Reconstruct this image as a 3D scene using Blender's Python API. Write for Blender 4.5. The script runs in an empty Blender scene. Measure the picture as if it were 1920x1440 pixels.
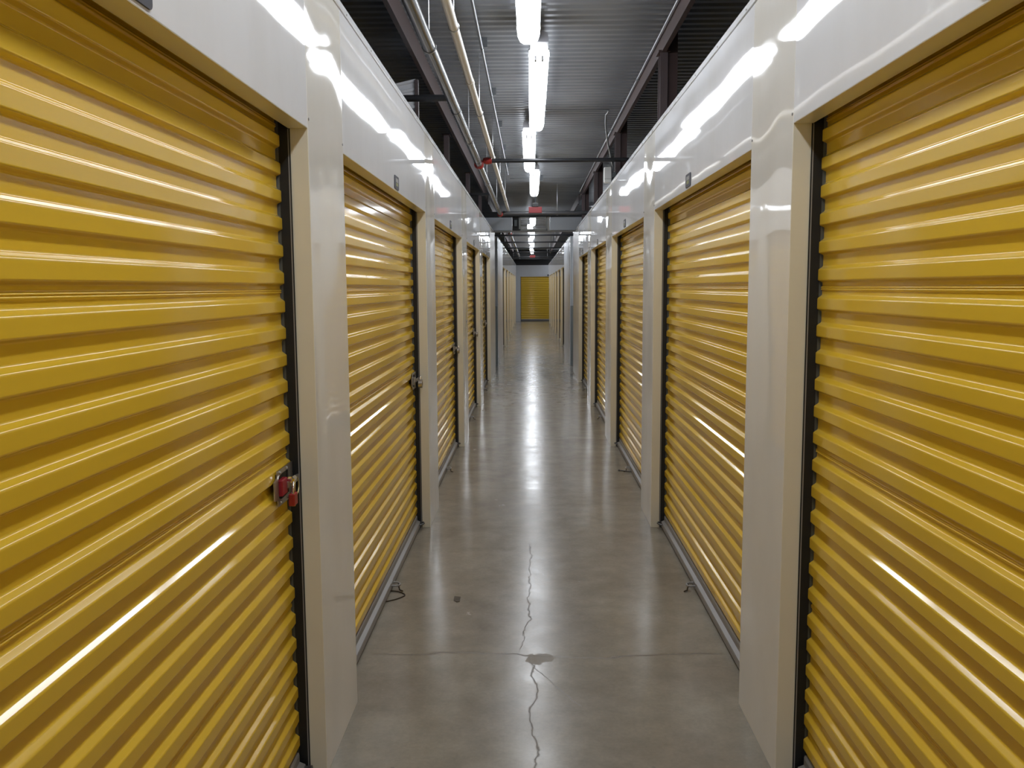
import bpy, math, random
from mathutils import Vector, Matrix
random.seed(4)
sc = bpy.context.scene
col = sc.collection
PI = math.pi

# ------------------------------------------------------------------ dimensions
WL, WR = 0.706, 0.823          # corridor faces at x=-WL and x=+WR
DOORH, WALLH = 2.165, 2.717
DECK = 3.45
JAMB, CURT = 0.062, 0.090      # jamb depth, depth of the curtain's front ribs
NEAR = [-0.27, 2.85, 5.98, 9.10, 12.22, 15.31]     # near edge of each pier (far end of an opening)
FAR = [0.27, 3.38, 6.54, 9.80, 12.92, 17.35]       # far edge of each pier (near end of the next opening)

# ------------------------------------------------------------------ materials
def mat(name):
    m = bpy.data.materials.new(name); m.use_nodes = True
    nt = m.node_tree; b = nt.nodes['Principled BSDF']
    return m, nt, b
def simple(name, c, rough=0.5, metal=0.0, emit=None, es=0, coat=0):
    m, nt, b = mat(name)
    b.inputs['Base Color'].default_value = (*c, 1); b.inputs['Roughness'].default_value = rough
    b.inputs['Metallic'].default_value = metal
    if coat: b.inputs['Coat Weight'].default_value = coat; b.inputs['Coat Roughness'].default_value = .06
    if emit: b.inputs['Emission Color'].default_value = (*emit, 1); b.inputs['Emission Strength'].default_value = es
    return m
def N(nt, t, **kw):
    n = nt.nodes.new(t)
    for k, v in kw.items():
        if k in n.inputs: n.inputs[k].default_value = v
        else: setattr(n, k, v)
    return n
def worldpos(nt): return N(nt, 'ShaderNodeNewGeometry').outputs['Position']
def vecmul(nt, src, v):
    n = N(nt, 'ShaderNodeVectorMath', operation='MULTIPLY'); nt.links.new(src, n.inputs[0]); n.inputs[1].default_value = v
    return n.outputs[0]
def math_(nt, op, a, b=None, clamp=False):
    n = N(nt, 'ShaderNodeMath', operation=op); n.use_clamp = clamp
    for i, v in enumerate((a, b)):
        if v is None: continue
        if isinstance(v, (int, float)): n.inputs[i].default_value = v
        else: nt.links.new(v, n.inputs[i])
    return n.outputs[0]
def ramp(nt, src, stops):
    n = N(nt, 'ShaderNodeValToRGB'); nt.links.new(src, n.inputs[0])
    e = n.color_ramp.elements
    while len(e) < len(stops): e.new(.5)
    for el, (p, c) in zip(e, stops):
        el.position = p; el.color = (c, c, c, 1) if isinstance(c, (int, float)) else (*c, 1)
    return n.outputs[0]

def sheet_white(name, base, rough, wave, scale, spec=.5):
    """glossy painted sheet metal with slight oil-canning"""
    m, nt, b = mat(name)
    p = worldpos(nt)
    dirt = N(nt, 'ShaderNodeTexNoise', Scale=2.2, Detail=5.0, Roughness=.6); nt.links.new(vecmul(nt, p, (1, 1, .5)), dirt.inputs['Vector'])
    mx = N(nt, 'ShaderNodeMix', data_type='RGBA'); mx.inputs['A'].default_value = (*base, 1)
    mx.inputs['B'].default_value = (base[0]*.93, base[1]*.92, base[2]*.90, 1)
    nt.links.new(ramp(nt, dirt.outputs[0], [(.45, 0.0), (.75, 1.0)]), mx.inputs['Factor'])
    nt.links.new(mx.outputs['Result'], b.inputs['Base Color'])
    b.inputs['Roughness'].default_value = rough
    b.inputs['Specular IOR Level'].default_value = spec
    n1 = N(nt, 'ShaderNodeTexNoise', Scale=scale, Detail=0.0, Roughness=.4); nt.links.new(vecmul(nt, p, (1, 1.5, .8)), n1.inputs['Vector'])
    bp = N(nt, 'ShaderNodeBump', Strength=1.0, Distance=wave); nt.links.new(n1.outputs[0], bp.inputs['Height'])
    nt.links.new(bp.outputs[0], b.inputs['Normal'])
    return m
M = {}
M['header'] = sheet_white('painted_header_sheet', (.85, .85, .86), .03, .0020, 1.1)
M['pier'] = sheet_white('bounce_tinted_pier_sheet', (.83, .80, .735), .04, .0068, 1.9)  # same paint as the headers; warm bounced light is put into this colour
M['pier_matte'] = sheet_white('weathered_pier_sheet', (.80, .78, .73), .24, .003, 2.0)
M['jamb'] = sheet_white('painted_jamb_sheet', (.80, .75, .61), .22, .001, 2.0)
M['cap'] = sheet_white('cap_flashing_white', (.82, .83, .85), .08, .002, 5)
M['endwall'] = sheet_white('end_wall_white', (.62, .64, .68), .25, .004, 2)

# yellow curtain
m, nt, b = mat('yellow_enamel'); M['yellow'] = m
p = worldpos(nt)
n1 = N(nt, 'ShaderNodeTexNoise', Scale=1.1, Detail=3.0); nt.links.new(vecmul(nt, p, (1, .5, 2)), n1.inputs['Vector'])
mx = N(nt, 'ShaderNodeMix', data_type='RGBA'); mx.inputs['A'].default_value = (.78, .51, .042, 1); mx.inputs['B'].default_value = (.72, .465, .034, 1)
nt.links.new(n1.outputs[0], mx.inputs['Factor']); nt.links.new(mx.outputs['Result'], b.inputs['Base Color'])
b.inputs['Roughness'].default_value = .11; b.inputs['Specular IOR Level'].default_value = .5
n2 = N(nt, 'ShaderNodeTexNoise', Scale=1.0, Detail=2.0); nt.links.new(vecmul(nt, p, (1, 1.6, 6)), n2.inputs['Vector'])
bp = N(nt, 'ShaderNodeBump', Strength=1.0, Distance=.0015); nt.links.new(n2.outputs[0], bp.inputs['Height']); nt.links.new(bp.outputs[0], b.inputs['Normal'])

M['black'] = simple('black_guide', (.008, .008, .008), .55)
M['galv_dark'] = simple('galvanised_guide', (.14, .155, .16), .45, .7)
M['alu'] = simple('aluminium_bottom_bar', (.30, .29, .28), .5, .2)
M['rubber'] = simple('rubber_seal', (.012, .012, .012), .7)
M['steel'] = simple('stainless_latch', (.42, .40, .38), .32, .9)
M['chrome'] = simple('chrome_shackle', (.85, .85, .82), .10, 1.0)
M['brass'] = simple('brass_ring', (.72, .62, .30), .25, 1.0)
M['red'] = simple('red_enamel', (.30, .018, .012), .4)
M['lockred'] = simple('red_latch_slot', (.30, .01, .02), .45)
M['scrap'] = simple('dull_brown_scrap', (.10, .085, .065), .8)
M['cord'] = simple('brown_cord', (.05, .035, .02), .8)
M['pipe_black'] = simple('black_steel_pipe', (.035, .036, .04), .30, .35)
M['pipe_dark'] = simple('dark_sprinkler_pipe', (.13, .13, .135), .22, .45)
M['pvc'] = simple('cream_plastic_pipe', (.62, .58, .50), .30)
M['conduit'] = simple('galvanised_conduit', (.36, .38, .40), .28, .9)
M['rod'] = simple('threaded_rod', (.42, .42, .43), .35, .8)
M['primer'] = simple('maroon_primer_steel', (.070, .042, .040), .42)
M['primer2'] = simple('maroon_primer_column', (.095, .070, .072), .45)
M['duct'] = simple('galvanised_duct', (.62, .67, .74), .4, .2)
M['frame'] = simple('grille_frame_metal', (.24, .25, .24), .4, .6)
M['blackbeam'] = simple('black_beam', (.012, .013, .015), .5)
M['housing'] = simple('grey_light_housing', (.30, .30, .32), .35)
M['clip'] = simple('steel_clip', (.30, .30, .30), .35, .8)
M['tagplate'] = simple('dark_grey_plate', (.07, .07, .085), .75)
M['tagpale'] = simple('tag_pale_face', (.26, .26, .25), .7)
M['tagyel'] = simple('tag_yellow_band', (.24, .25, .12), .7)
M['box'] = simple('white_plastic_box', (.72, .72, .70), .35)
M['panel'] = simple('pale_partition_sheet', (.85, .86, .90), .4, .1)
M['screw'] = simple('screw_head', (.30, .29, .28), .4, .5)
M['exitred'] = simple('red_sign_lens', (.16, .008, .01), .4, emit=(1, .05, .03), es=.04)
M['corr_white'] = simple('white_corrugated_wall', (.66, .68, .70), .3)
M['corr_galv'] = simple('galvanised_wainscot', (.34, .37, .38), .42, .55)

# lamp lens, prismatic bands at the tapered ends come from the geometry
LIGHT = 15.0
m, nt, b = mat('lit_prismatic_lens'); M['lens'] = m
b.inputs['Base Color'].default_value = (.9, .9, .9, 1); b.inputs['Roughness'].default_value = .3
b.inputs['Emission Color'].default_value = (.885, .935, 1.0, 1); b.inputs['Emission Strength'].default_value = LIGHT*1.03
m, nt, b = mat('dim_lens_groove'); M['lens_dim'] = m
b.inputs['Base Color'].default_value = (.5, .52, .55, 1); b.inputs['Roughness'].default_value = .2
b.inputs['Emission Color'].default_value = (.9, .95, 1, 1); b.inputs['Emission Strength'].default_value = .25

# deck
m, nt, b = mat('galvanised_deck'); M['deck'] = m
p = worldpos(nt)
n1 = N(nt, 'ShaderNodeTexNoise', Scale=1.6, Detail=4.0); nt.links.new(p, n1.inputs['Vector'])
nt.links.new(ramp(nt, n1.outputs[0], [(.3, (.23, .24, .26)), (.7, (.32, .335, .355))]), b.inputs['Base Color'])
b.inputs['Metallic'].default_value = .4
nt.links.new(ramp(nt, n1.outputs[0], [(.3, .30), (.7, .42)]), b.inputs['Roughness'])

# polished concrete floor
m, nt, b = mat('polished_concrete'); M['floor'] = m
p = worldpos(nt)
big = N(nt, 'ShaderNodeTexNoise', Scale=1.3, Detail=6.0, Roughness=.62); nt.links.new(p, big.inputs['Vector'])
mid = N(nt, 'ShaderNodeTexNoise', Scale=7.0, Detail=6.0, Roughness=.65); nt.links.new(p, mid.inputs['Vector'])
fin = N(nt, 'ShaderNodeTexNoise', Scale=60.0, Detail=4.0, Roughness=.7); nt.links.new(p, fin.inputs['Vector'])
c1 = ramp(nt, big.outputs[0], [(.30, (.225, .195, .150)), (.52, (.285, .255, .203)), (.72, (.33, .302, .252))])
c2 = N(nt, 'ShaderNodeMix', data_type='RGBA', blend_type='MULTIPLY'); c2.inputs['Factor'].default_value = 1
nt.links.new(c1, c2.inputs['A']); nt.links.new(ramp(nt, mid.outputs[0], [(.3, .86), (.7, 1.08)]), c2.inputs['B'])
c3 = N(nt, 'ShaderNodeMix', data_type='RGBA', blend_type='MULTIPLY'); c3.inputs['Factor'].default_value = 1
nt.links.new(c2.outputs['Result'], c3.inputs['A']); nt.links.new(ramp(nt, fin.outputs[0], [(.3, .93), (.7, 1.05)]), c3.inputs['B'])
# cracks: distance of the wobbled position to a few fixed lines
sep = N(nt, 'ShaderNodeSeparateXYZ'); nt.links.new(p, sep.inputs[0])
X, Y = sep.outputs[0], sep.outputs[1]
def wob(scale, amp, off):
    n = N(nt, 'ShaderNodeTexNoise', Scale=scale, Detail=5.0, Roughness=.6)
    a = N(nt, 'ShaderNodeVectorMath', operation='ADD'); nt.links.new(p, a.inputs[0]); a.inputs[1].default_value = (off, off*2, 0)
    nt.links.new(a.outputs[0], n.inputs['Vector'])
    return math_(nt, 'MULTIPLY', math_(nt, 'SUBTRACT', n.outputs[0], .5), amp)
def crack(dist, lo_axis, lo, hi, w):
    d = math_(nt, 'ABSOLUTE', dist)
    line = math_(nt, 'SUBTRACT', 1.0, math_(nt, 'DIVIDE', d, w), True)
    inside = math_(nt, 'MULTIPLY', math_(nt, 'GREATER_THAN', lo_axis, lo), math_(nt, 'LESS_THAN', lo_axis, hi))
    return math_(nt, 'MULTIPLY', line, inside)
k1 = crack(math_(nt, 'ADD', math_(nt, 'SUBTRACT', Y, 3.83), wob(2.5, .22, 3)), X, -.72, .85, .010)
k2 = crack(math_(nt, 'ADD', math_(nt, 'SUBTRACT', X, .005), wob(2.2, .20, 9)), Y, 2.2, 3.83, .0055)
k3 = crack(math_(nt, 'ADD', math_(nt, 'SUBTRACT', X, -.02), wob(1.8, .22, 21)), Y, 3.9, 5.6, .005)
k4 = crack(math_(nt, 'ADD', math_(nt, 'ADD', math_(nt, 'MULTIPLY', X, 1.0), math_(nt, 'MULTIPLY', math_(nt, 'SUBTRACT', Y, 3.72), .55)), wob(3, .1, 31)), Y, 3.35, 3.72, .0045)
k5 = crack(math_(nt, 'ADD', math_(nt, 'SUBTRACT', Y, 9.6), wob(2.0, .3, 41)), X, -.72, .85, .006)
ks = k1
for k in (k2, k3, k4, k5): ks = math_(nt, 'MAXIMUM', ks, k)
# stain where the cracks meet
sx = math_(nt, 'DIVIDE', math_(nt, 'SUBTRACT', X, .03), .075); sy = math_(nt, 'DIVIDE', math_(nt, 'SUBTRACT', Y, 3.80), .085)
rad = math_(nt, 'SQRT', math_(nt, 'ADD', math_(nt, 'MULTIPLY', sx, sx), math_(nt, 'MULTIPLY', sy, sy)))
rad = math_(nt, 'ADD', rad, wob(14, 1.6, 5))
stain = math_(nt, 'MULTIPLY', math_(nt, 'LESS_THAN', rad, .75), .65)
# small chips and spots
vor = N(nt, 'ShaderNodeTexVoronoi', Scale=3.2); nt.links.new(p, vor.inputs['Vector'])
spot = math_(nt, 'MULTIPLY', math_(nt, 'LESS_THAN', math_(nt, 'ADD', vor.outputs['Distance'], wob(30, .03, 2)), .022), .6)
msk = math_(nt, 'MAXIMUM', math_(nt, 'MULTIPLY', ks, .72), spot)
c4 = N(nt, 'ShaderNodeMix', data_type='RGBA'); nt.links.new(msk, c4.inputs['Factor'])
nt.links.new(c3.outputs['Result'], c4.inputs['A']); c4.inputs['B'].default_value = (.08, .065, .05, 1)
c5 = N(nt, 'ShaderNodeMix', data_type='RGBA'); nt.links.new(stain, c5.inputs['Factor'])
nt.links.new(c4.outputs['Result'], c5.inputs['A']); c5.inputs['B'].default_value = (.20, .165, .12, 1)
nt.links.new(c5.outputs['Result'], b.inputs['Base Color'])
r0 = ramp(nt, big.outputs[0], [(.3, .26), (.7, .17)])
r1 = math_(nt, 'ADD', r0, math_(nt, 'MULTIPLY', math_(nt, 'SUBTRACT', mid.outputs[0], .5), .16))
r2 = math_(nt, 'ADD', r1, math_(nt, 'MULTIPLY', math_(nt, 'MAXIMUM', msk, stain), .3))
nt.links.new(r2, b.inputs['Roughness'])
bh = math_(nt, 'ADD', math_(nt, 'MULTIPLY', mid.outputs[0], .6), math_(nt, 'MULTIPLY', big.outputs[0], 1.0))
bp = N(nt, 'ShaderNodeBump', Strength=1.0, Distance=.0012); nt.links.new(bh, bp.inputs['Height'])
nt.links.new(bp.outputs[0], b.inputs['Normal'])
b.inputs['Specular IOR Level'].default_value = .33

# ------------------------------------------------------------------ mesh helper
class MB:
    def __init__(s): s.v = []; s.f = []
    def add(s, vs, fs):
        n = len(s.v); s.v += [tuple(map(float, q)) for q in vs]; s.f += [tuple(i+n for i in f) for f in fs]; return s
    def box(s, x0, x1, y0, y1, z0, z1, ch=0):
        if x0 > x1: x0, x1 = x1, x0
        if y0 > y1: y0, y1 = y1, y0
        if ch:   # chamfered
            vs = []; idx = {}
            for ix, X_ in ((0, x0), (1, x1)):
                for iy, Y_ in ((0, y0), (1, y1)):
                    for iz, Z_ in ((0, z0), (1, z1)):
                        sx, sy, sz = (1-2*ix)*ch, (1-2*iy)*ch, (1-2*iz)*ch
                        for ax, q in enumerate(((X_, Y_+sy, Z_+sz), (X_+sx, Y_, Z_+sz), (X_+sx, Y_+sy, Z_))):
                            idx[ix, iy, iz, ax] = len(vs); vs.append(q)
            fs = []
            I = idx
            for a in (0, 1):
                fs.append([I[a, 0, 0, 0], I[a, 1, 0, 0], I[a, 1, 1, 0], I[a, 0, 1, 0]])
                fs.append([I[0, a, 0, 1], I[1, a, 0, 1], I[1, a, 1, 1], I[0, a, 1, 1]])
                fs.append([I[0, 0, a, 2], I[1, 0, a, 2], I[1, 1, a, 2], I[0, 1, a, 2]])
                for b_ in (0, 1):
                    fs.append([I[a, b_, 0, 0], I[a, b_, 1, 0], I[a, b_, 1, 1], I[a, b_, 0, 1]])
                    fs.append([I[a, 0, b_, 0], I[a, 1, b_, 0], I[a, 1, b_, 2], I[a, 0, b_, 2]])
                    fs.append([I[0, a, b_, 1], I[1, a, b_, 1], I[1, a, b_, 2], I[0, a, b_, 2]])
                    for c_ in (0, 1): fs.append([I[a, b_, c_, k] for k in range(3)])
            return s.add(vs, fs)
        return s.add([(x0,y0,z0),(x1,y0,z0),(x1,y1,z0),(x0,y1,z0),(x0,y0,z1),(x1,y0,z1),(x1,y1,z1),(x0,y1,z1)],
                     [(3,2,1,0),(4,5,6,7),(0,1,5,4),(1,2,6,5),(2,3,7,6),(3,0,4,7)])
    def tube(s, pts, r, n=12, cap=True):
        P = [Vector(q) for q in pts]; rings = []
        up = Vector((0, 0, 1)); T0 = (P[1]-P[0]).normalized()
        if abs(T0.dot(up)) > .95: up = Vector((1, 0, 0))
        for i, q in enumerate(P):
            T = ((P[min(i+1, len(P)-1)]-q).normalized() + (q-P[max(i-1, 0)]).normalized()).normalized()
            A = T.cross(up).normalized(); B = A.cross(T).normalized(); up = B
            rr = r[i] if isinstance(r, (list, tuple)) else r
            rings.append([q + A*rr*math.cos(2*PI*k/n) + B*rr*math.sin(2*PI*k/n) for k in range(n)])
        vs = [v for R_ in rings for v in R_]; fs = []
        for i in range(len(P)-1):
            for k in range(n): fs.append((i*n+k, i*n+(k+1) % n, (i+1)*n+(k+1) % n, (i+1)*n+k))
        if cap: fs += [tuple(range(n))[::-1], tuple((len(P)-1)*n+k for k in range(n))]
        return s.add(vs, fs)
    def ring(s, c, R_, r, axis, n=20, m_=8, a0=0, a1=2*PI, sq=1):
        c = Vector(c); ax = {'x': (Vector((0,1,0)), Vector((0,0,1))), 'y': (Vector((1,0,0)), Vector((0,0,1))), 'z': (Vector((1,0,0)), Vector((0,1,0)))}[axis]
        pts = [c + ax[0]*R_*math.cos(a0+(a1-a0)*k/n) + ax[1]*R_*sq*math.sin(a0+(a1-a0)*k/n) for k in range(n+1)]
        return s.tube(pts, r, m_)
    def prism(s, prof, a, b_, plane='xz'):
        """extrude a closed outline (u,v): plane xz along y, yz along x, xy along z"""
        def P(u, v, w): return {'xz': (u, w, v), 'yz': (w, u, v), 'xy': (u, v, w)}[plane]
        n = len(prof); vs = [P(u, v, a) for u, v in prof]+[P(u, v, b_) for u, v in prof]
        fs = [tuple(range(n))[::-1], tuple(range(n, 2*n))]+[(i, (i+1) % n, n+(i+1) % n, n+i) for i in range(n)]
        return s.add(vs, fs)
    def strip(s, prof, a, b_, plane='xz', seg=1):
        """extrude an open outline"""
        def P(u, v, w): return {'xz': (u, w, v), 'yz': (w, u, v), 'xy': (u, v, w)}[plane]
        n = len(prof); vs = []
        for k in range(seg+1):
            w = a+(b_-a)*k/seg; vs += [P(u, v, w) for u, v in prof]
        fs = [(k*n+i, k*n+i+1, (k+1)*n+i+1, (k+1)*n+i) for k in range(seg) for i in range(n-1)]
        return s.add(vs, fs)

ORG = {}
def build(name, mb, material, parent=None, smooth=None):
    off = ORG[parent.name] if parent else Vector((0, 0, 0))
    me = bpy.data.meshes.new(name)
    me.from_pydata([(v[0]-off.x, v[1]-off.y, v[2]-off.z) for v in mb.v], [], mb.f)
    me.validate(); 
    import bmesh
    bm = bmesh.new(); bm.from_mesh(me); bmesh.ops.recalc_face_normals(bm, faces=bm.faces); bm.to_mesh(me); bm.free()
    me.materials.append(material)
    o = bpy.data.objects.new(name, me); col.objects.link(o)
    if parent: o.parent = parent
    ORG[o.name] = off.copy()
    if smooth is not None:
        me.shade_smooth()
        if smooth < 180: me.set_sharp_from_angle(angle=math.radians(smooth))
    return o
def base_at(o, loc):
    """give a one-mesh thing its origin at its base"""
    off = Vector(loc)-ORG[o.name]
    for v in o.data.vertices: v.co -= off
    o.location = loc; ORG[o.name] = Vector(loc)
def empty(name, loc):
    o = bpy.data.objects.new(name, None); o.empty_display_size = .1; col.objects.link(o); o.location = loc
    ORG[o.name] = Vector(loc); return o
def tag(o, label, cat, group=None):
    o['label'] = label; o['category'] = cat
    if group: o['group'] = group
    return o
def structure(o, label=None, cat=None):
    o['kind'] = 'structure'
    if label: o['label'] = label
    if cat: o['category'] = cat
    return o
def copy_tree(o, loc, parent=None):
    c = o.copy(); col.objects.link(c); c.parent = parent
    if parent is None: c.location = loc
    for ch in list(o.children): copy_tree(ch, None, c)
    return c

# ------------------------------------------------------------------ floor and deck
o = build('floor', MB().add([(-3.3, -4.2, 0), (3.3, -4.2, 0), (3.3, 43.8, 0), (-3.3, 43.8, 0)], [(0, 1, 2, 3)]), M['floor'])
structure(o, 'polished beige concrete corridor floor with hairline cracks', 'floor')
prof = []; y = -4.2; pd = .118
while y < 43.8:
    for t, z in ((0, 0), (.30, 0), (.42, .016), (.78, .016), (.90, 0)): prof.append((y+t*pd, DECK+z))
    y += pd
prof.append((43.8, DECK))
o = build('ceiling', MB().strip(prof, -3.3, 3.3, 'yz'), M['deck'], smooth=20)
structure(o, 'corrugated galvanised metal roof deck', 'ceiling')

# ------------------------------------------------------------------ side walls
def wallbox(mb, s, W, u0, u1, y0, y1, z0, z1, ch=.0015):
    return mb.box(s*(W+u0), s*(W+u1), y0, y1, z0, z1, ch)
def side_wall(s, W, name, label):
    w = structure(empty(name, (s*(W+.05), 20, 0)), label, 'wall')
    def pier(y0, y1, z0=0, mt=None):
        m_ = MB(); wallbox(m_, s, W, 0, .012, y0+.0005, y1-.0005, z0, WALLH-.03); build('pier_panel', m_, mt or M['pier'], w)
        # returns (jambs) each side, warm white folded edge
        if z0 == 0:
            j = MB()
            wallbox(j, s, W, .0005, JAMB, y0, y0+.010, 0, DOORH+.0, .001); build('jamb', j, M['jamb'], w)
            j = MB(); wallbox(j, s, W, .0005, JAMB, y1-.010, y1, 0, DOORH, .001); build('jamb', j, M['jamb'], w)
            wallbox(MB(), s, W, .03, .06, y0+.02, y1-.02, 0, 2)
    def header(y0, y1):
        m_ = MB(); wallbox(m_, s, W, 0, .012, y0+.0005, y1-.0005, DOORH, WALLH-.03); build('header_panel', m_, M['header'], w)
        m_ = MB(); wallbox(m_, s, W, .0005, JAMB, y0+.0005, y1-.0005, DOORH-.001, DOORH+.009, .001); build('soffit', m_, M['jamb'], w)
    for i in range(6): pier(NEAR[i], FAR[i], 0, M['pier_matte'] if i == 5 else None)
    pier(-3.95, -2.86)
    header(-2.86, NEAR[0])
    for i in range(5): header(FAR[i], NEAR[i+1])
    # wall beyond the cross passage
    m_ = MB(); wallbox(m_, s, W, 0, .012, 18.75, 20.55, 0, WALLH-.03); build('wall_panel', m_, M['endwall'], w)
    m_ = MB(); wallbox(m_, s, W, 0, .012, 20.555, 22.15, 0, WALLH-.03); build('wall_panel', m_, M['endwall'], w)
    for i, (a, b_) in enumerate(FARP): pier(a, b_)
    for a, b_ in FARO: header(a, b_)
    # cap flashing in lengths, screws along it
    ys = [-3.95] + NEAR[1:] + [17.36]
    ys2 = [18.75, 22.15] + [q[0] for q in FARP[1:]] + [41.75]
    for L in (ys, ys2):
        for a, b_ in zip(L[:-1], L[1:]):
            m_ = MB(); wallbox(m_, s, W, -.004, .045, a+.001, b_-.001, WALLH-.026, WALLH, .001)
            c = build('cap_flashing', m_, M['cap'], w)
            q = a+.12
            while q < b_ and 0 < a < 18:
                build('screw', MB().tube([(s*(W-.004), q, WALLH-.018), (s*(W-.0065), q, WALLH-.018)], .004, 8), M['screw'], c); q += .52
    # corner screws above each pier's top corner
    for i in range(1, 6):
        for q, zz in ((NEAR[i]+.012, DOORH+.03), (FAR[i]-.012, DOORH+.03)):
            build('screw', MB().tube([(s*(W+.001), q, zz), (s*(W-.0025), q, zz)], .0045, 8), M['screw'], w)
    # end returns at the passage
    m_ = MB(); m_.box(s*(W+.0), s*(W+2.4), 17.338, 17.35, 0, WALLH-.03); build('return_panel', m_, M['pier'], w)
    m_ = MB(); m_.box(s*(W+.013), s*(W+2.4), 18.742, 18.752, 0, WALLH-.03); build('return_backing', m_, M['pier'], w)
    # corrugated passage wall facing the camera: white above, galvanised wainscot below
    def corr(z0, z1, yy, pitch, amp):
        pr = []; x = s*(W+.002); 
        while abs(x) < W+2.4:
            for t, d in ((0, 0), (.35, 0), (.5, amp), (.85, amp)): pr.append((x+s*t*pitch, yy-d))
            x += s*pitch
        return MB().strip(pr, z0, z1, 'xy')
    build('corrugated_panel', corr(1.24, WALLH, 18.735, .07, .014), M['corr_white'], w)
    build('wainscot', corr(0, 1.25, 18.715, .035, .010), M['corr_galv'], w)
    m_ = MB(); m_.box(s*(W+.001), s*(W+2.4), 18.695, 18.72, 1.245, 1.262); build('wainscot_trim', m_, M['conduit'], w)
    m_ = MB(); m_.box(s*(W-.004), s*(W+.008), 18.69, 18.75, 0, WALLH-.02, .001); build('corner_trim', m_, M['cap'], w)
    return w
FARP = [(24.70, 25.22), (27.82, 28.34), (30.94, 31.46), (34.06, 34.58), (37.18, 37.70), (40.3, 41.75)]
FARO = [(22.15, 24.70), (25.22, 27.82), (28.34, 30.94), (31.46, 34.06), (34.58, 37.18), (37.70, 40.3)]
side_wall(-1, WL, 'wall_left', 'glossy white sheet metal wall on the left with yellow doors')
side_wall(1, WR, 'wall_right', 'glossy white sheet metal wall on the right with yellow doors')
# wall at the far end, and the one behind the camera
YE = 43.28
w = structure(empty('wall_end', (0, YE, 0)), 'pale grey wall around the yellow door at the far end', 'wall')
build('wall_panel', MB().box(-3.3, -.513, YE, YE+.03, 0, WALLH), M['endwall'], w)
build('wall_panel', MB().box(1.0, 3.3, YE, YE+.03, 0, WALLH), M['endwall'], w)
build('header_panel', MB().box(-.513, 1.0, YE, YE+.03, DOORH, WALLH), M['endwall'], w)
build('bulkhead', MB().box(-3.3, 3.3, YE+.04, YE+.10, WALLH-.02, DECK), M['blackbeam'], w)
structure(build('wall_back', MB().box(-3.3, 3.3, -4.0, -3.96, 0, DECK), M['endwall']), 'pale wall closing the corridor behind the viewpoint', 'wall')

# ------------------------------------------------------------------ roll-up doors
def rounded(poly, r, n=4):
    out = [poly[0]]
    for i in range(1, len(poly)-1):
        p0, p1, p2 = (Vector(poly[i-1]), Vector(poly[i]), Vector(poly[i+1]))
        a = (p0-p1); b_ = (p2-p1); rr = min(r, a.length*.45, b_.length*.45)
        A = p1+a.normalized()*rr; B = p1+b_.normalized()*rr
        for k in range(n+1):
            t = k/n; q = A*(1-t)**2 + p1*2*t*(1-t) + B*t*t; out.append((q.x, q.y))
    out.append(poly[-1]); return out
def curtain_profile():
    """(depth toward corridor, z), top to bottom"""
    D = .0145; p = .0866; pts = []
    seam0 = 1.653; sheet = .0866*6+.004
    z = seam0+sheet*1.0 + 6*0
    zt = z+3*p
    # three plain pitches above the top seam
    def cell(zc, pts):
        for t, d in ((.225, 0), (.345, D), (.745, D), (.82, 0)): pts.append((d, zc-t*p))
    pts.append((0, zt+.02)); c = zt
    for k in range(3): cell(c, pts); c -= p
    while c > .14:
        # seam rib centred in the valley
        pts += [(0, c+.004), (.0045, c+.0015), (.0045, c-.001), (.001, c-.0022), (.0045, c-.004), (.0045, c-.007), (0, c-.010)]
        c -= .004
        for k in range(6):
            if c < .14: break
            cell(c, pts); c -= p
    pts.append((0, .085))
    return rounded(pts, .0034)
CP = curtain_profile()
def box_axis(mb, s, W, along, u0, u1, a0, a1, z0, z1, ch=0):
    return mb.box(s*(W+u0), s*(W+u1), a0, a1, z0, z1, ch)
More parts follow.
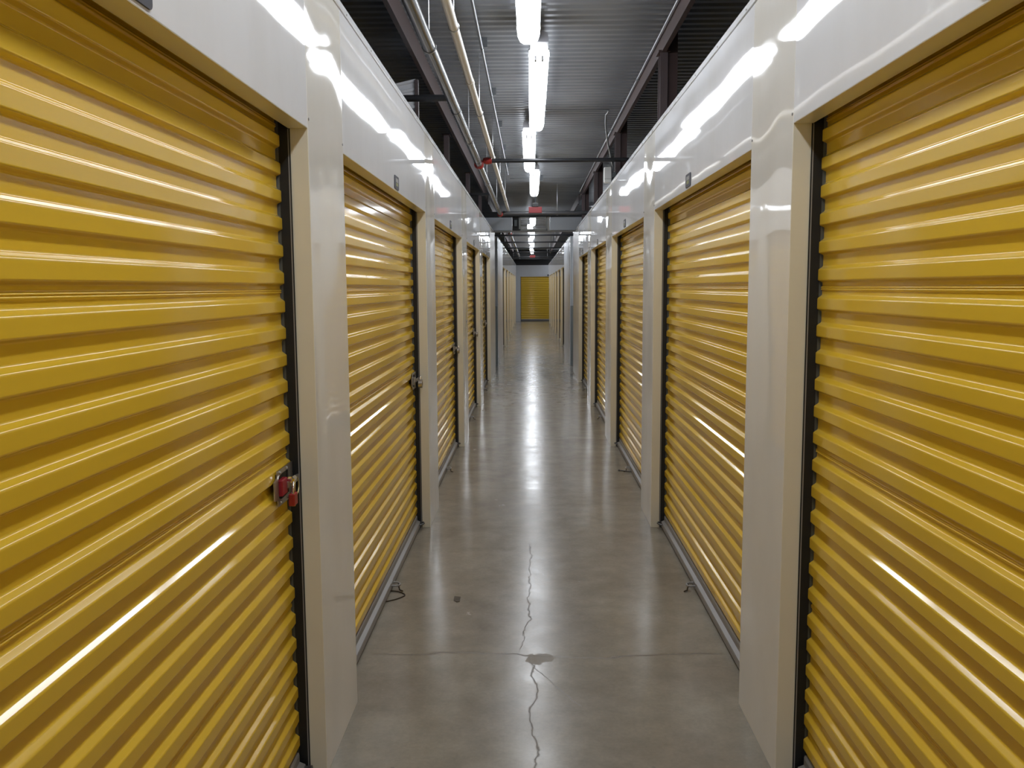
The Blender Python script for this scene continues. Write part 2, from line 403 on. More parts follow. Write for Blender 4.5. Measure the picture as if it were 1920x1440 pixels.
def make_door(name, label, s, W, y0, y1, lock=None, latch=True, far_detail=True):
    d = structure(empty(name, (s*(W+CURT), (y0+y1)/2, 0)), label, 'roll-up door')
    x = lambda u: s*(W+u)
    rec = CURT+.0145
    m_ = MB().strip([(x(rec-dd), z) for dd, z in CP], y0+.004, y1-.006, 'xz', 2)
    c = build('curtain', m_, M['yellow'], d); c.data.shade_smooth()
    c.modifiers.new('wn', 'WEIGHTED_NORMAL').weight = 80
    # bottom bar: stepped aluminium angle with a rubber seal
    pr = [(x(CURT+.012), .088), (x(CURT+.002), .088), (x(CURT-.001), .080), (x(CURT-.001), .055), (x(CURT-.020), .047), (x(CURT-.022), .040), (x(CURT-.022), .014), (x(CURT+.012), .014)]
    bb = build('bottom_bar', MB().prism(pr, y0+.02, y1-.02, 'xz'), M['alu'], d)
    build('rubber_seal', MB().box(x(CURT-.016), x(CURT+.010), y0+.02, y1-.02, .0005, .0145), M['rubber'], d)
    # guides both ends
    for yy, sg in ((y1, -1), (y0, 1)):
        a, b_ = sorted((yy+sg*.0015, yy+sg*.0045))
        g = build('guide', MB().box(x(JAMB-.005), x(CURT+.004), a, b_, 0, DOORH+.12), M['black'], d)
        build('guide_edge', MB().box(x(JAMB-.0015), x(JAMB+.002), *sorted((yy+sg*.0044, yy+sg*.0052)), 0, DOORH-.002), M['alu'], g)
        build('guide_back', MB().box(x(CURT+.004), x(CURT+.05), *sorted((yy+sg*.0005, yy+sg*.003)), 0, DOORH+.12), M['galv_dark'], g)
    build('slot_light_stop', MB().box(x(JAMB+.002), x(JAMB+.34), y0, y1, 2.385, 2.40), M['black'], d)  # unseen black plate, added to stop deck light leaking through the slot
    # step-and-pull ring in the middle of the bottom bar
    if far_detail:
        ym = (y0+y1)/2 + .02
        h = build('pull_handle', MB().tube([(x(CURT-.022), ym-.028, .036), (x(CURT-.048), ym-.030, .034), (x(CURT-.062), ym-.018, .032), (x(CURT-.066), ym, .031), (x(CURT-.062), ym+.018, .032), (x(CURT-.048), ym+.030, .034), (x(CURT-.022), ym+.028, .036)], .0055, 8), M['alu'], d, 60)
        build('handle_plate', MB().box(x(CURT-.025), x(CURT-.021), ym-.036, ym+.036, .018, .048), M['alu'], h)
        build('cord_stub', MB().tube([(x(CURT-.058), ym, .036), (x(CURT-.060), ym-.004, .022), (x(CURT-.066), ym-.012, .006), (x(CURT-.085), ym-.03, .005)], .004, 6), M['cord'], h)
        e = y1-.06
        build('slide_bolt', MB().tube([(x(CURT-.022), e-.03, .04), (x(CURT-.045), e-.026, .045), (x(CURT-.052), e, .045), (x(CURT-.045), e+.026, .045), (x(CURT-.022), e+.03, .04)], .006, 8), M['pipe_dark'], d, 60)
    if latch:
        yl = (y1-.115) if s < 0 else (y0+.115); zl = 1.04; sg = 1 if s < 0 else -1
        def yy(v): return yl+sg*v
        out = [(-.105, -.03), (-.105, .028), (-.072, .036), (-.068, .056), (.10, .056), (.10, -.056), (-.068, -.056), (-.072, -.036)]
        hole = [(-.062, -.030), (-.062, .036), (-.03, .042), (.02, .042), (.05, .042), (.05, -.034), (.0, -.038), (-.035, -.038)]
        uf, ub = CURT-.009, CURT-.005
        n = 8; vs = []
        for U_ in (uf, ub):
            for lst in (out, hole):
                vs += [(x(U_), yy(a), zl+b_) for a, b_ in lst]
        # reorder so outline and hole pair up
        f = []
        for i in range(n):
            j = (i+1) % n
            f += [(i, j, n+j, n+i), (2*n+i, 3*n+i, 3*n+j, 2*n+j), (i, 2*n+i, 2*n+j, j), (n+i, n+j, 3*n+j, 3*n+i)]
        pl = build('latch_plate', MB().add(vs, f), M['steel'], d)
        build('latch_recess', MB().box(x(CURT-.004), x(CURT+.002), *sorted((yy(-.064), yy(.055))), zl-.04, zl+.044), M['black'], pl)
        build('slide_tongue', MB().box(x(CURT-.020), x(CURT-.003), *sorted((yy(-.058), yy(.0))), zl-.026, zl+.026, .003), M['lockred' if lock == 'red' else 'steel'], pl)
        build('slide_bar', MB().box(x(CURT-.026), x(CURT-.018), *sorted((yy(-.01), yy(.115))), zl-.010, zl+.012, .002), M['steel'], pl)
        for a, b_ in ((-.05, .048), (.03, .048), (-.045, -.047), (.03, -.047)):
            build('rivet', MB().tube([(x(CURT-.009), yy(a), zl+b_), (x(CURT-.014), yy(a), zl+b_)], [.007, .004], 8), M['steel'], pl, 50)

        if lock == 'red':
            k = empty('padlock', (x(CURT-.03), yy(.01), zl-.06))
            tag(k, 'small red padlock with chrome shackle hanging from the nearest left door latch', 'padlock')
            yc = yy(.012)
            build('hasp_body', MB().box(x(CURT-.042), x(CURT-.016), yc-.020, yc+.020, zl+.006, zl+.026, .006), M['chrome'], k)
            build('shackle', MB().tube([(x(CURT-.040), yc-.026, zl-.030), (x(CURT-.042), yc-.028, zl-.010), (x(CURT-.040), yc-.018, zl+.006), (x(CURT-.036), yc-.004, zl+.012), (x(CURT-.030), yc+.004, zl-.002), (x(CURT-.030), yc-.002, zl-.030)], .0032, 10), M['chrome'], k, 60)
            build('key_ring', MB().ring((x(CURT-.038), yc+.026, zl-.012), .022, .0020, 'x', 28, 6, sq=1.25), M['brass'], k, 60)
            build('lock_body', MB().box(x(CURT-.046), x(CURT-.026), yc-.034, yc+.006, zl-.066, zl-.026, .003), M['red'], k)
            build('cylinder', MB().tube([(x(CURT-.037), yc-.014, zl-.066), (x(CURT-.037), yc-.014, zl-.069)], .007, 12), M['brass'], k)
        elif lock:
            k = empty('padlock', (x(CURT-.04), yy(.04), zl-.05)); tag(k, lock, 'padlock', 'steel padlocks on the further left doors')
            yc = yy(.035)
            build('lock_body', MB().tube([(x(CURT-.060), yc, zl-.022), (x(CURT-.034), yc, zl-.022)], .030, 20), M['steel'], k, 50)
            build('shackle', MB().ring((x(CURT-.047), yc, zl+.006), .016, .0045, 'x', 16, 8, 0, PI, 1.2), M['chrome'], k, 60)
            build('keyway', MB().box(x(CURT-.0615), x(CURT-.0595), yc-.003, yc+.003, zl-.032, zl-.014), M['black'], k)
    return d
op = [(FAR[i], NEAR[i+1]) for i in range(5)]
Lname = ['yellow ribbed roll-up door nearest on the left, red padlock on its latch',
         'second yellow roll-up door on the left, cord loop on the floor before it',
         'third yellow roll-up door on the left wall', 'fourth yellow roll-up door on the left wall',
         'fifth yellow roll-up door on the left, last before the cross passage']
Rname = ['yellow ribbed roll-up door nearest on the right, cut by the frame',
         'second yellow roll-up door on the right, pull ring on its bottom bar',
         'third yellow roll-up door on the right wall', 'fourth yellow roll-up door on the right wall',
         'fifth yellow roll-up door on the right, last before the cross passage']
locks = ['red', 'steel padlock on the second left door, nearest of its kind', 'steel padlock on the third left door',
         'bright steel padlock on the fourth left door', None]
n = 1
for i in range(5):
    make_door('door_%d' % n, Lname[i], -1, WL, *op[i], lock=locks[i]); n += 1
for i in range(5):
    make_door('door_%d' % n, Rname[i], 1, WR, *op[i], latch=(i > 0)); n += 1
ordn = ['first', 'second', 'third', 'fourth', 'fifth', 'sixth']
for i, (a, b_) in enumerate(FARO):
    make_door('door_%d' % n, 'yellow door on the left, %s beyond the cross passage' % ordn[i], -1, WL, a, b_, latch=False, far_detail=False); n += 1
    make_door('door_%d' % n, 'yellow door on the right, %s beyond the cross passage' % ordn[i], 1, WR, a, b_, latch=False, far_detail=False); n += 1
for s, W in ((-1, WL), (1, WR)):
    make_door('door_%d' % n, 'yellow roll-up door behind the viewpoint on the %s' % ('left' if s < 0 else 'right'), s, W, -2.86, NEAR[0], latch=False, far_detail=False); n += 1
# end door, facing the camera
d = structure(empty('door_%d' % n, (.24, YE, 0)), 'small yellow roll-up door facing down the corridor at its far end', 'roll-up door')
m_ = MB().strip([(YE+.055-dd, z) for dd, z in CP if z < 2.25], -.51, .995, 'yz'); c = build('curtain', m_, M['yellow'], d); c.data.shade_smooth()
c.modifiers.new('wn', 'WEIGHTED_NORMAL')
build('bottom_bar', MB().box(-.50, .985, YE+.02, YE+.05, .03, .10), M['alu'], d)
build('rubber_seal', MB().box(-.50, .985, YE+.022, YE+.048, .0005, .03), M['rubber'], d)
build('guide', MB().box(-.513, -.490, YE+.02, YE+.032, 0, DOORH), M['black'], d)
build('guide', MB().box(.975, 1.0, YE+.02, YE+.032, 0, DOORH), M['black'], d)
build('junction_block', MB().box(.80, .98, YE-.03, YE-.0, 2.19, 2.27), M['black'], w)

# cord loop on the floor by the second left door
rp = [(-.792, 4.677), (-.765, 4.676), (-.74, 4.669), (-.712, 4.648), (-.692, 4.620), (-.690, 4.600), (-.699, 4.585), (-.715, 4.562), (-.735, 4.540), (-.765, 4.518), (-.795, 4.504)]
o = build('cord_loop', MB().tube([(a, b_, .004) for a, b_ in rp], .0032, 8), M['cord'], smooth=60); base_at(o, (-.74, 4.6, 0))
tag(o, 'thin brown cord loop lying on the concrete by the second left door', 'cord')
# dark dowel on the floor at the third right door
o = build('floor_pin', MB().tube([(.79, 7.86, .006), (.90, 7.80, .006)], .005, 8).tube([(.785, 7.863, .006), (.795, 7.857, .006)], .009, 8), M['pipe_dark'], smooth=60); base_at(o, (.84, 7.83, 0))
tag(o, 'thin dark pin lying on the floor before the third right door', 'pin')
# little torn scrap on the floor
o = build('paper_scrap', MB().add([(-.42, 4.60, .003), (-.385, 4.595, .001), (-.385, 4.52, .002), (-.40, 4.51, .004), (-.42, 4.535, .001), (-.42, 4.60, .001), (-.385, 4.595, .0002), (-.385, 4.52, .0002), (-.40, 4.51, .001), (-.42, 4.535, .0002)],
    [(0, 1, 2, 3, 4), (9, 8, 7, 6, 5)]+[(i, (i+1) % 5, 5+(i+1) % 5, 5+i) for i in range(5)]), M['scrap']); base_at(o, (-.40, 4.55, 0))
tag(o, 'small dark scrap lying on the floor in front of the second left door', 'scrap')

# ------------------------------------------------------------------ number plates
def plate(s, W, yc, zc, label, far):
    loc = (s*W, yc, zc-.035)
    t = empty('number_plate', loc); tag(t, label, 'plate', 'unit plates above the doors')
    hw, hh, r = .072, .034, .012; out = []
    for cx, cz, a0 in ((hw-r, hh-r, 0), (-hw+r, hh-r, 90), (-hw+r, -hh+r, 180), (hw-r, -hh+r, 270)):
        for k in range(5):
            a = math.radians(a0+k*22.5); out.append((yc+cx+r*math.cos(a), zc+cz+r*math.sin(a)))
    build('plate', MB().prism(out, s*(W-.0005), s*(W-.004), 'yz'), M['tagplate'], t)
    build('pale_face', MB().box(s*(W-.004), s*(W-.0048), yc-.04, yc+.042, zc+.001, zc+.021), M['tagpale'], t)
    build('yellowish_band', MB().box(s*(W-.004), s*(W-.0047), yc-.03, yc+.036, zc-.018, zc-.002), M['tagyel'], t)
for i in range(5):
    yc = (op[i][0]+op[i][1])/2 + (.02 if i else .06)
    wh = ['nearest', 'second', 'third', 'fourth', 'fifth'][i]
    plate(-1, WL, yc, DOORH+.043, 'dark grey unit plate above the %s door on the left' % wh, i > 2)
    plate(1, WR, yc, DOORH+.043, 'dark grey unit plate above the %s door on the right' % wh, i > 2)

# ------------------------------------------------------------------ steel beams and columns above the walls
def beam(s, xw, y0, y1, label):
    t = empty('steel_beam', (s*xw, (y0+y1)/2, 3.25)); tag(t, label, 'beam', 'maroon beams under the deck')
    a = s*xw
    # channel: web, bottom flange turned toward the corridor, top flange
    build('web', MB().box(a, a+s*.007, y0, y1, 3.25, DECK-.001, .001), M['primer'], t)
    build('bottom_flange', MB().prism([(a-s*.024, 3.248), (a+s*.007, 3.248), (a+s*.007, 3.260), (a-s*.012, 3.260), (a-s*.024, 3.254)], y0, y1, 'xz'), M['primer2'], t)
    build('top_flange', MB().box(a+s*.007, a+s*.075, y0, y1, DECK-.012, DECK-.001), M['primer'], t)
beam(-1, .816, -3.9, 16.7, 'maroon steel beam under the deck above the left wall, this side of the ducts')
beam(1, .92, -3.9, 16.7, 'maroon steel beam under the deck above the right wall, this side of the ducts')
beam(-1, .83, 17.4, 43, 'maroon steel beam above the left wall beyond the ducts')
beam(1, .93, 17.4, 43, 'maroon steel beam above the right wall beyond the ducts')
def column(x, y, label):
    t = empty('steel_column', (x, y, 0)); tag(t, label, 'column', 'maroon columns behind the walls')
    sx = 1 if x > 0 else -1
    build('shaft', MB().prism([(x-.026, y-.05), (x+.026, y-.05), (x+.026, y-.044), (x+.003, y-.044), (x+.003, y+.044), (x+.026, y+.044), (x+.026, y+.05), (x-.026, y+.05), (x-.026, y+.044), (x-.003, y+.044), (x-.003, y-.044), (x-.026, y-.044)], 0, 3.247, 'xy'), M['primer2'], t)
    build('cap_plate', MB().box(x-.04, x+.04, y-.07, y+.07, 3.247, 3.259), M['primer'], t)
    if x > 0: build('side_angle', MB().box(x+sx*.030, x+sx*.095, y-.03, y+.03, 2.5, 3.44), M['primer'], t)
for k, y in enumerate((6.3, 9.50, 12.62, 15.6)):
    wh = ['nearest', 'second', 'third', 'fourth'][k]
    column(.915, y, 'maroon steel column rising behind the right wall, %s from the camera' % wh)
    if k: column(-.885, y + (0 if k != 0 else .12), 'maroon steel column rising behind the left wall, %s from the camera' % wh)
# pale sloping partition sheet above the left wall
t = empty('partition_sheet', (-1.0, 6.45, 2.0)); tag(t, 'pale corrugated partition sheet rising behind the left wall beside a black pipe', 'panel')
pr = []
for k in range(14):
    z = 2.3+k*.06
    pr += [(6.45, z), (6.45, z+.03), (6.437, z+.036), (6.437, z+.054)]
vs = []; fs = []
for yy_, z in pr:
    zt = lambda x_: z
    vs += [(-1.28, yy_, z - .10*((z-2.3)/.83)), (-.815, yy_, z)]
for i in range(len(pr)-1): fs.append((2*i, 2*i+1, 2*i+3, 2*i+2))
nb = len(vs); vs += [(a, b_+.004, c_) for a, b_, c_ in vs]; fs += [tuple(j+nb for j in f)[::-1] for f in list(fs)]
build('corrugated_sheet', MB().add(vs, fs), M['panel'], t)
build('edge_trim', MB().box(-.820, -.796, 6.425, 6.46, 2.0, 3.127), M['primer2'], t)

# ------------------------------------------------------------------ pipes
def pipe(name, path, r, material, label, cat='pipe', group=None, n=20):
    t = empty(name, path[0]); tag(t, label, cat, group)
    build('pipe_run', MB().tube(path, r, n), material, t, 50); return t
def hanger(t, x, y, z, r):
    h = build('hanger', MB().ring((x, y, z), r+.003, .0028, 'y', 22, 6).tube([(x, y, z+r), (x, y, DECK+.01)], .0035, 6), M['rod'], t, 60)
    build('hanger_nut', MB().tube([(x, y, z+r+.012), (x, y, z+r+.026)], .009, 6), M['rod'], h)
XM, ZM, RM = -.527, 2.91, .0335
t = pipe('sprinkler_main', [(XM, -3.9, ZM), (XM, 15.58, ZM)], RM, M['pipe_dark'], 'large dark glossy sprinkler pipe running along the upper left of the near corridor')
for y in (-1.0, 1.8, 4.75, 7.7, 10.8, 13.9): hanger(t, XM, y, ZM, RM)
for y in (3.1, 6.42, 8.95): build('pipe_joint', MB().tube([(XM, y-.03, ZM), (XM, y+.03, ZM)], RM+.003, 20), M['pipe_dark'], t, 50)
def coupling(t, x, y, z, r, axis):
    a = Vector((0, 1, 0)) if axis == 'y' else Vector((1, 0, 0)); c = Vector((x, y, z))
    k = build('red_coupling', MB().tube([c-a*.045, c-a*.04, c-a*.02, c-a*.018, c+a*.018, c+a*.02, c+a*.04, c+a*.045], [r+.004, r+.012, r+.012, r+.016, r+.016, r+.012, r+.012, r+.004], 18), M['red'], t, 40)
    for g in (1, -1): build('coupling_bolt', MB().tube([c+Vector((0, 0, g*(r+.014)))-a*.03, c+Vector((0, 0, g*(r+.014)))+a*.03], .007, 6), M['screw'], k)
coupling(t, XM, 9.20, ZM, RM, 'y'); coupling(t, XM, 15.36, ZM, RM, 'y')
t['label'] = 'large dark sprinkler pipe with red couplings along the upper left of the near corridor'
t = pipe('sprinkler_branch', [(XM+RM+.004, 9.20, 2.945), (1.9, 9.20, 2.945)], .0215, M['pipe_black'], 'black pipe crossing the corridor below the lights, nearest of the crossing pipes', group='black pipes crossing overhead')
coupling(t, XM+.085, 9.20, 2.945, .018, 'x')
pipe('sprinkler_branch', [(XM-RM-.004, 6.15, 2.94), (-.62, 6.15, 2.94), (-2.2, 6.15, 2.94)], .0225, M['pipe_black'], 'short black pipe going left over the left wall in front of the pale partition', group='black pipes crossing overhead')
pipe('sprinkler_branch', [(XM-RM-.004, 12.4, 2.94), (-2.2, 12.4, 2.94)], .018, M['pipe_black'], 'thin black pipe going left over the left wall beyond the first crossing pipe', group='black pipes crossing overhead')
t = pipe('sprinkler_branch', [(XM+RM+.004, 15.54, 2.935), (1.6, 15.54, 2.935)], .034, M['pipe_dark'], 'thick dark crossing pipe just in front of the ducts', group='black pipes crossing overhead')
build('pipe_joint', MB().tube([(.60, 15.54, 2.935), (.66, 15.54, 2.935)], .040, 20), M['pipe_dark'], t, 50)
build('pipe_joint', MB().tube([(-.48, 15.54, 2.935), (-.45, 15.54, 2.935)], .040, 20), M['pipe_dark'], t, 50)
hanger(t, .459, 15.54, 2.935, .034)
ZF = 3.012
for k, (y, z, r) in enumerate(((22.35, 2.95, .022), (25.8, 2.95, .022), (29.6, 2.95, .022), (33.0, 2.95, .022), (37.9, 2.93, .025))):
    t = pipe('sprinkler_branch', [(-1.5, y, z), (1.7, y, z)], r, M['pipe_black'], 'black crossing pipe far down the corridor, %s beyond the ducts' % ordn[k], group='black pipes crossing overhead')
    hanger(t, .70, y, z, r); hanger(t, -.75, y, z, r)
t = pipe('sprinkler_main', [(XM, 17.3, ZF), (XM, 42.0, ZF)], RM, M['pipe_dark'], 'dark sprinkler pipe running on beyond the ducts at the upper left')
coupling(t, XM, 22.55, ZF, RM, 'y')
for y in (20.5, 26, 31, 36): hanger(t, XM, y, ZF, RM)
XW, ZW = -.395, 3.0
t = pipe('drain_pipe', [(XW, -3.9, ZW), (XW, 15.9, ZW)], .0245, M['pvc'], 'cream plastic pipe running along the ceiling right of the big dark pipe')
for y in (.4, 2.6, 4.72, 7.0, 9.4, 11.6, 13.8): hanger(t, XW, y, ZW, .0245)
for y in (5.95, 12.6): build('pipe_joint', MB().tube([(XW, y-.035, ZW), (XW, y+.035, ZW)], .0285, 20), M['pvc'], t, 50)
XC, ZC = -.3495, 3.38
t = pipe('conduit', [(XC, -3.9, ZC), (XC, 13.8, ZC)], .0105, M['conduit'], 'thin galvanised conduit fixed under the deck left of the lights', 'conduit', n=12)
for y in (1, 2.6, 4.2, 5.2, 6.6, 8.2, 9.8, 11.4, 13.0):
    build('strap', MB().tube([(XC, y-.012, ZC), (XC, y+.012, ZC)], .0135, 12).box(XC, XC+.04, y-.01, y+.01, ZC+.004, DECK+.004), M['conduit'], t)
t = pipe('conduit', [(.905, -3.9, 3.40), (.905, 16.5, 3.40)], .0095, M['conduit'], 'thin galvanised conduit beside the right-hand maroon beam', 'conduit', n=12)
for y in (.5, 2.9, 5.3, 7.7, 10.1, 12.5, 14.9):
    build('strap', MB().box(.893, .919, y-.012, y+.012, 3.386, 3.414), M['conduit'], t)
# cross conduits
for (y, z, x0, x1, lb) in ((9.0, 3.40, .05, .776, 'thin conduit from the light row to the flexible drop on the right'), (14.5, 3.40, -.33, .90, 'thin conduit crossing the deck past the fourth light')):
    t = pipe('conduit', [(x0, y, z), (x1, y, z)], .008, M['conduit'], lb, 'conduit', n=10)
    if y > 12: build('junction_box', MB().box(.11, .20, y-.04, y+.04, 3.36, DECK-.0), M['conduit'], t)
# flexible drop and white box
t = empty('flexible_conduit', (.776, 9.0, 3.25)); tag(t, 'silver flexible conduit dropping from the deck to the small white box', 'conduit')
fp = [(.776, 9.0, 3.40), (.775, 9.03, 3.385), (.757, 9.10, 3.372), (.762, 9.19, 3.30), (.775, 9.24, 3.22), (.79, 9.28, 3.14), (.815, 9.32, 3.05), (.835, 9.36, 2.97), (.858, 9.41, 2.91), (.868, 9.43, 2.865)]
build('conduit_run', MB().tube(fp, .008, 10), M['conduit'], t, 60)
t = empty('wall_box', (.806, 9.42, 2.738)); tag(t, 'small white box on top of the right wall beside a maroon column', 'box')
build('case', MB().box(.766, .846, 9.39, 9.45, 2.736, 2.90, .008), M['box'], t)
build('mounting_arm', MB().box(.84, .892, 9.41, 9.45, 2.80, 2.85), M['galv_dark'], t)
build('face_seam', MB().box(.770, .842, 9.3885, 9.3905, 2.775, 2.778), M['galv_dark'], t)

# ------------------------------------------------------------------ light fixtures
def make_light():
    y0, y1 = 0, 2.90
    t = empty('ceiling_light', (0, 0, 3.19))
    hous = [(-.062, 3.28), (-.056, 3.322), (-.03, 3.335), (.03, 3.335), (.056, 3.322), (.062, 3.28), (.060, 3.265), (-.060, 3.265)]
    build('housing', MB().prism(hous, y0-.20, y1+.03, 'xz'), M['housing'], t)
    # lens: faceted trough, tapering at the ends
    def sec(w, zb, y): return [(-w, y, 3.264), (-w*1.04, y, 3.245), (-w*.80, y, zb+.012), (-w*.45, y, zb), (w*.45, y, zb), (w*.80, y, zb+.012), (w*1.04, y, 3.245), (w, y, 3.264)]
    secs = [sec(.067, 3.228, y0), sec(.062, 3.206, y0+.05), sec(.067, 3.196, y0+.14), sec(.069, 3.194, 1.45), sec(.067, 3.196, y1-.17)]
    vs = [q for S in secs for q in S]; fs = []; n8 = 8
    for i in range(len(secs)-1):
        for k in range(n8-1): fs.append((i*n8+k, i*n8+k+1, (i+1)*n8+k+1, (i+1)*n8+k))
        fs.append((i*n8+7, i*n8, (i+1)*n8, (i+1)*n8+7))
    fs.append(tuple(range(n8))[::-1])
    ln = build('lens', MB().add(vs, fs), M['lens'], t)
    # ribbed nose at the far end: lit and unlit chevron bands
    lit, dim = MB(), MB(); K = 12
    for k in range(K):
        ya, yb = y1-.17+.17*k/K, y1-.17+.17*(k+1)/K
        ta, tb = k/K, (k+1)/K
        sa = sec(.067-.016*ta**1.5, 3.196+.040*ta**1.6, ya); sb = sec(.067-.016*tb**1.5, 3.196+.040*tb**1.6, yb)
        tgt = dim if (k % 2 and k > 4) else lit
        tgt.add(sa+sb, [(i, i+1, 9+i, 8+i) for i in range(7)])
        if k == K-1: lit.add(sb, [tuple(range(8))])
    build('lens_nose', lit, M['lens'], t); build('nose_groove', dim, M['lens_dim'], t)
    for y in (.07, 1.42, 2.6):
        for sx in (-1, 1):
            c = MB(); c.prism([(sx*.063, 3.29), (sx*.0725, 3.288), (sx*.0745, 3.245), (sx*.0720, 3.238), (sx*.0705, 3.245), (sx*.0695, 3.28)], y-.016, y+.016, 'xz')
            build('clip', c, M['clip'], t)
    for sx in (-.024, .024): build('end_clip', MB().prism([(sx-.007, -.006), (sx+.007, -.006), (sx+.006, .04), (sx, .055), (sx-.006, .04)], 3.198, 3.226, 'xy'), M['clip'], t)
    for y in (.15, 2.6):
        h = MB(); h.tube([(0, y, 3.33), (0, y, DECK+.01)], .005, 8).box(-.04, .04, y-.014, y+.014, 3.332, 3.34)
        build('hanger', h, M['rod'], t)
    build('feed_conduit', MB().tube([(.0, y0-.20, 3.305), (.0, y0-.27, 3.305)], .008, 8), M['conduit'], t)
    return t
LP = [(-3.25, .06, 'lit ceiling light behind the viewpoint'), (-.10, .055, 'lit ceiling light directly over the viewpoint'),
      (3.05, -.010, 'lit long ceiling light cut by the top of the photo, ribbed nose showing'),
      (6.22, .060, 'lit long ceiling light, the nearest seen whole'),
      (9.36, -.016, 'lit long ceiling light crossed by the nearest black pipe'),
      (12.55, .058, 'lit ceiling light ending in front of the red sign'),
      (19.95, .045, 'lit ceiling light glowing through the louvred grille'),
      (23.1, -.02, 'lit ceiling light just beyond the ducts'),
      (26.25, .04, 'second lit ceiling light beyond the ducts'),
      (29.4, -.01, 'third lit ceiling light beyond the ducts'),
      (32.5, .05, 'fourth lit ceiling light beyond the ducts'),
      (35.6, .02, 'fifth lit ceiling light beyond the ducts'),
      (38.8, .05, 'furthest lit ceiling light, past the far red sign')]
proto = make_light()
for i, (y, x, lb) in enumerate(LP):
    if i == 0: o = proto; o.location = (x, y, 3.19)
    else: o = copy_tree(proto, (x, y, 3.19))
    tag(o, lb, 'ceiling light', 'ceiling lights in a row over the corridor')

for (x, y, lb) in ((1.25, 18.05, 'ceiling light in the right arm of the cross passage'),
                 (1.2, 42.55, 'unseen ceiling light added in the end passage to brighten the end door and wall')):  # end passage fixture is added out of sight to brighten the end wall
    o = copy_tree(proto, (x, y, 3.19)); o.rotation_euler = (0, 0, -PI/2)
    tag(o, lb, 'ceiling light')
    del o['group']
# red signs hung from the deck
def red_sign(x, y, z, lb):
    t = empty('red_sign', (x, y, z)); tag(t, lb, 'sign')
    build('sign_body', MB().box(x-.11, x+.11, y-.02, y+.02, z, z+.10, .004), M['exitred'], t)
    build('canopy', MB().box(x-.05, x+.05, y-.03, y+.03, z+.10, z+.16, .003), M['black'], t)
    build('stem', MB().tube([(x, y, z+.15), (x, y, DECK+.01)], .008, 8), M['pipe_black'], t)
red_sign(.075, 14.9, 2.885, 'small red lit sign behind the thick crossing pipe before the ducts')
red_sign(.065, 37.0, 2.875, 'far small red sign at the end of the light row')

# ------------------------------------------------------------------ ducts, grille and beams over the cross passage
t = empty('cross_beam', (0, 16.9, 2.985)); tag(t, 'black beam across the corridor directly above the ducts and grille', 'beam')
build('beam_body', MB().box(-1.6, 1.7, 16.88, 16.98, 2.985, 3.075, .003), M['blackbeam'], t)
build('beam_flange', MB().box(-1.6, 1.7, 16.86, 17.0, 2.980, 2.986), M['blackbeam'], t)
def ductbox(x0, x1, lb):
    t = empty('duct_box', ((x0+x1)/2, 16.98, 2.725)); tag(t, lb, 'duct')
    build('duct_body', MB().box(x0, x1, 16.92, 17.28, 2.725, 2.975, .006), M['duct'], t)
    build('duct_flange', MB().box(x1-.012 if x0 < 0 else x0, x1 if x0 < 0 else x0+.012, 16.905, 16.93, 2.725, 2.975), M['conduit'], t)
ductbox(-1.25, -.356, 'grey galvanised duct box left of the louvred grille')
ductbox(.36, 1.35, 'grey galvanised duct box right of the louvred grille')
t = empty('louvre_grille', (.04, 16.93, 2.72)); tag(t, 'louvred grille between the two ducts with a light glowing through', 'grille')
fr = MB(); x0, x1, z0, z1 = -.225, .315, 2.722, 2.975
for bx in ((x0, x0+.028, z0, z1), (x1-.028, x1, z0, z1), (x0, x1, z0, z0+.03), (x0, x1, z1-.02, z1)):
    fr.box(bx[0], bx[1], 16.90, 16.935, bx[2], bx[3])
build('grille_frame', fr, M['frame'], t)
sl = MB(); z = z0+.038
while z < z1-.025:
    sl.add([(x0+.02, 16.905, z), (x1-.02, 16.905, z), (x1-.02, 16.93, z+.0065), (x0+.02, 16.93, z+.0065), (x0+.02, 16.905, z+.0015), (x1-.02, 16.905, z+.0015), (x1-.02, 16.93, z+.008), (x0+.02, 16.93, z+.008)],
           [(0, 1, 2, 3), (4, 5, 6, 7), (0, 1, 5, 4), (2, 3, 7, 6)]); z += .0165
build('slats', sl, M['blackbeam'], t)
t = empty('damper_motor', (-.29, 16.92, 2.80)); tag(t, 'small dark grey actuator box between the left duct and the grille', 'box')
build('motor_case', MB().box(-.318, -.256, 16.895, 16.95, 2.800, 2.925, .006), M['galv_dark'], t)
build('mounting_plate', MB().box(-.352, -.228, 16.95, 16.957, 2.72, 2.985), M['blackbeam'], t)
t = empty('crossing_rail', (0, 16.93, 2.69)); tag(t, 'thin pale rail spanning the corridor beneath the ducts', 'rail')
build('rail_body', MB().prism([(16.90, 2.690), (16.945, 2.712), (16.945, 2.7205), (16.898, 2.7205), (16.898, 2.690)], -.70, .818, 'yz'), M['alu'], t)
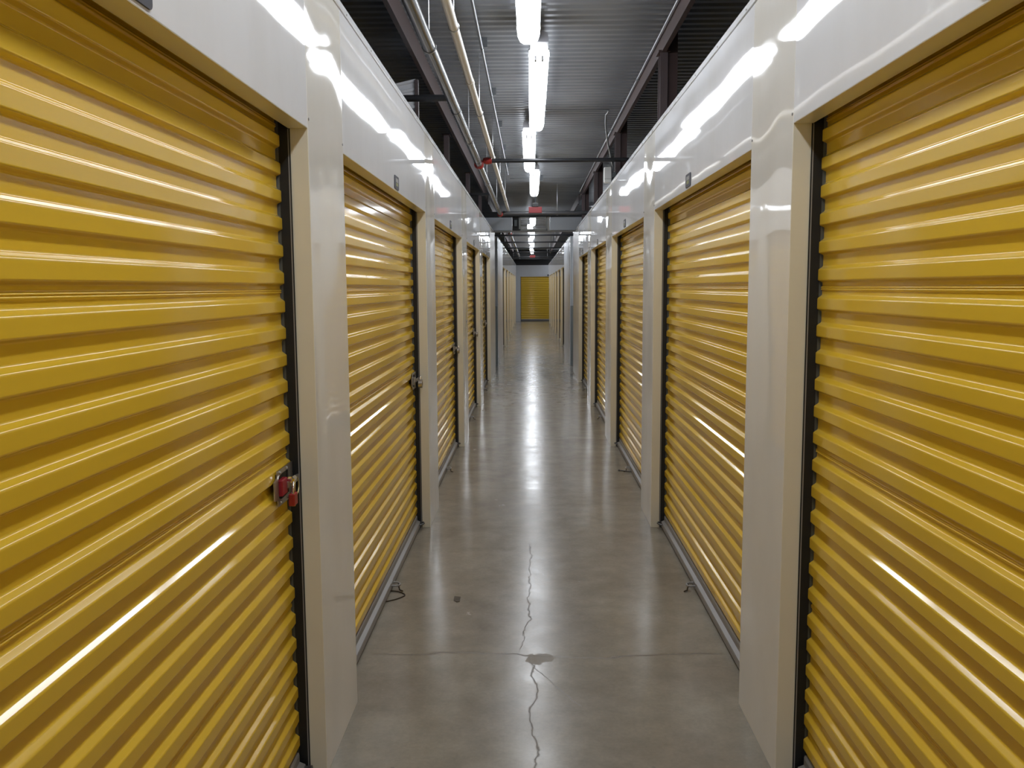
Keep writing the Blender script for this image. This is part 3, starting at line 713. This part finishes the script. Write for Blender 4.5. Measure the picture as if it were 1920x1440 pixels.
# round duct over the right-hand units
t = empty('round_duct', (1.2, 13.4, 2.93)); tag(t, 'round galvanised duct crossing above the right-hand units behind a column', 'duct')
build('duct_run', MB().tube([(1.0, 13.4, 2.93), (2.6, 13.4, 2.93)], .072, 28), M['duct'], t, 50)
build('duct_collar', MB().tube([(.985, 13.4, 2.93), (1.01, 13.4, 2.93)], .077, 28), M['conduit'], t, 50)
build('duct_strap', MB().box(1.2, 1.23, 13.37, 13.43, 3.0, DECK), M['conduit'], t)
# dark lintel before the end passage
t = empty('lintel_beam', (0, 42.2, 2.98)); tag(t, 'dark lintel beam above the far end of the corridor', 'beam')
build('beam_body', MB().box(-1.6, 1.7, 42.2, 42.3, 2.98, 3.29), M['blackbeam'], t)
build('beam_edge', MB().box(-1.6, 1.7, 42.19, 42.31, 2.972, 2.981), M['pipe_black'], t)

# ------------------------------------------------------------------ world, camera
wd = bpy.data.worlds.new('World'); sc.world = wd; wd.use_nodes = True
bg = wd.node_tree.nodes['Background']; bg.inputs[0].default_value = (.30, .36, .5, 1); bg.inputs[1].default_value = .05

f, pt, yw, rl = 1652.0, -.1095, .0222, -.0061
c, s_ = math.cos(yw), math.sin(yw)
R_ = Vector((c, s_, 0)); Fh = Vector((-s_, c, 0)); Zv = Vector((0, 0, 1))
F_ = Fh*math.cos(pt)+Zv*math.sin(pt); U_ = -Fh*math.sin(pt)+Zv*math.cos(pt)
R2 = R_*math.cos(rl)+U_*math.sin(rl); U2 = -R_*math.sin(rl)+U_*math.cos(rl)
cd = bpy.data.cameras.new('camera'); cam = bpy.data.objects.new('camera', cd); col.objects.link(cam)
mt = Matrix((R2, U2, -F_)).transposed().to_4x4(); mt.translation = (0, 0, 1.66)
cam.matrix_world = mt
cd.sensor_width = 36; cd.sensor_fit = 'HORIZONTAL'; cd.lens = f/1920*36; cd.clip_start = .02; cd.clip_end = 200
sc.camera = cam
vs_ = sc.view_settings; vs_.view_transform = 'Standard'; vs_.look = 'None'; vs_.gamma = 1; vs_.use_curve_mapping = False
vs_.exposure = 0.15
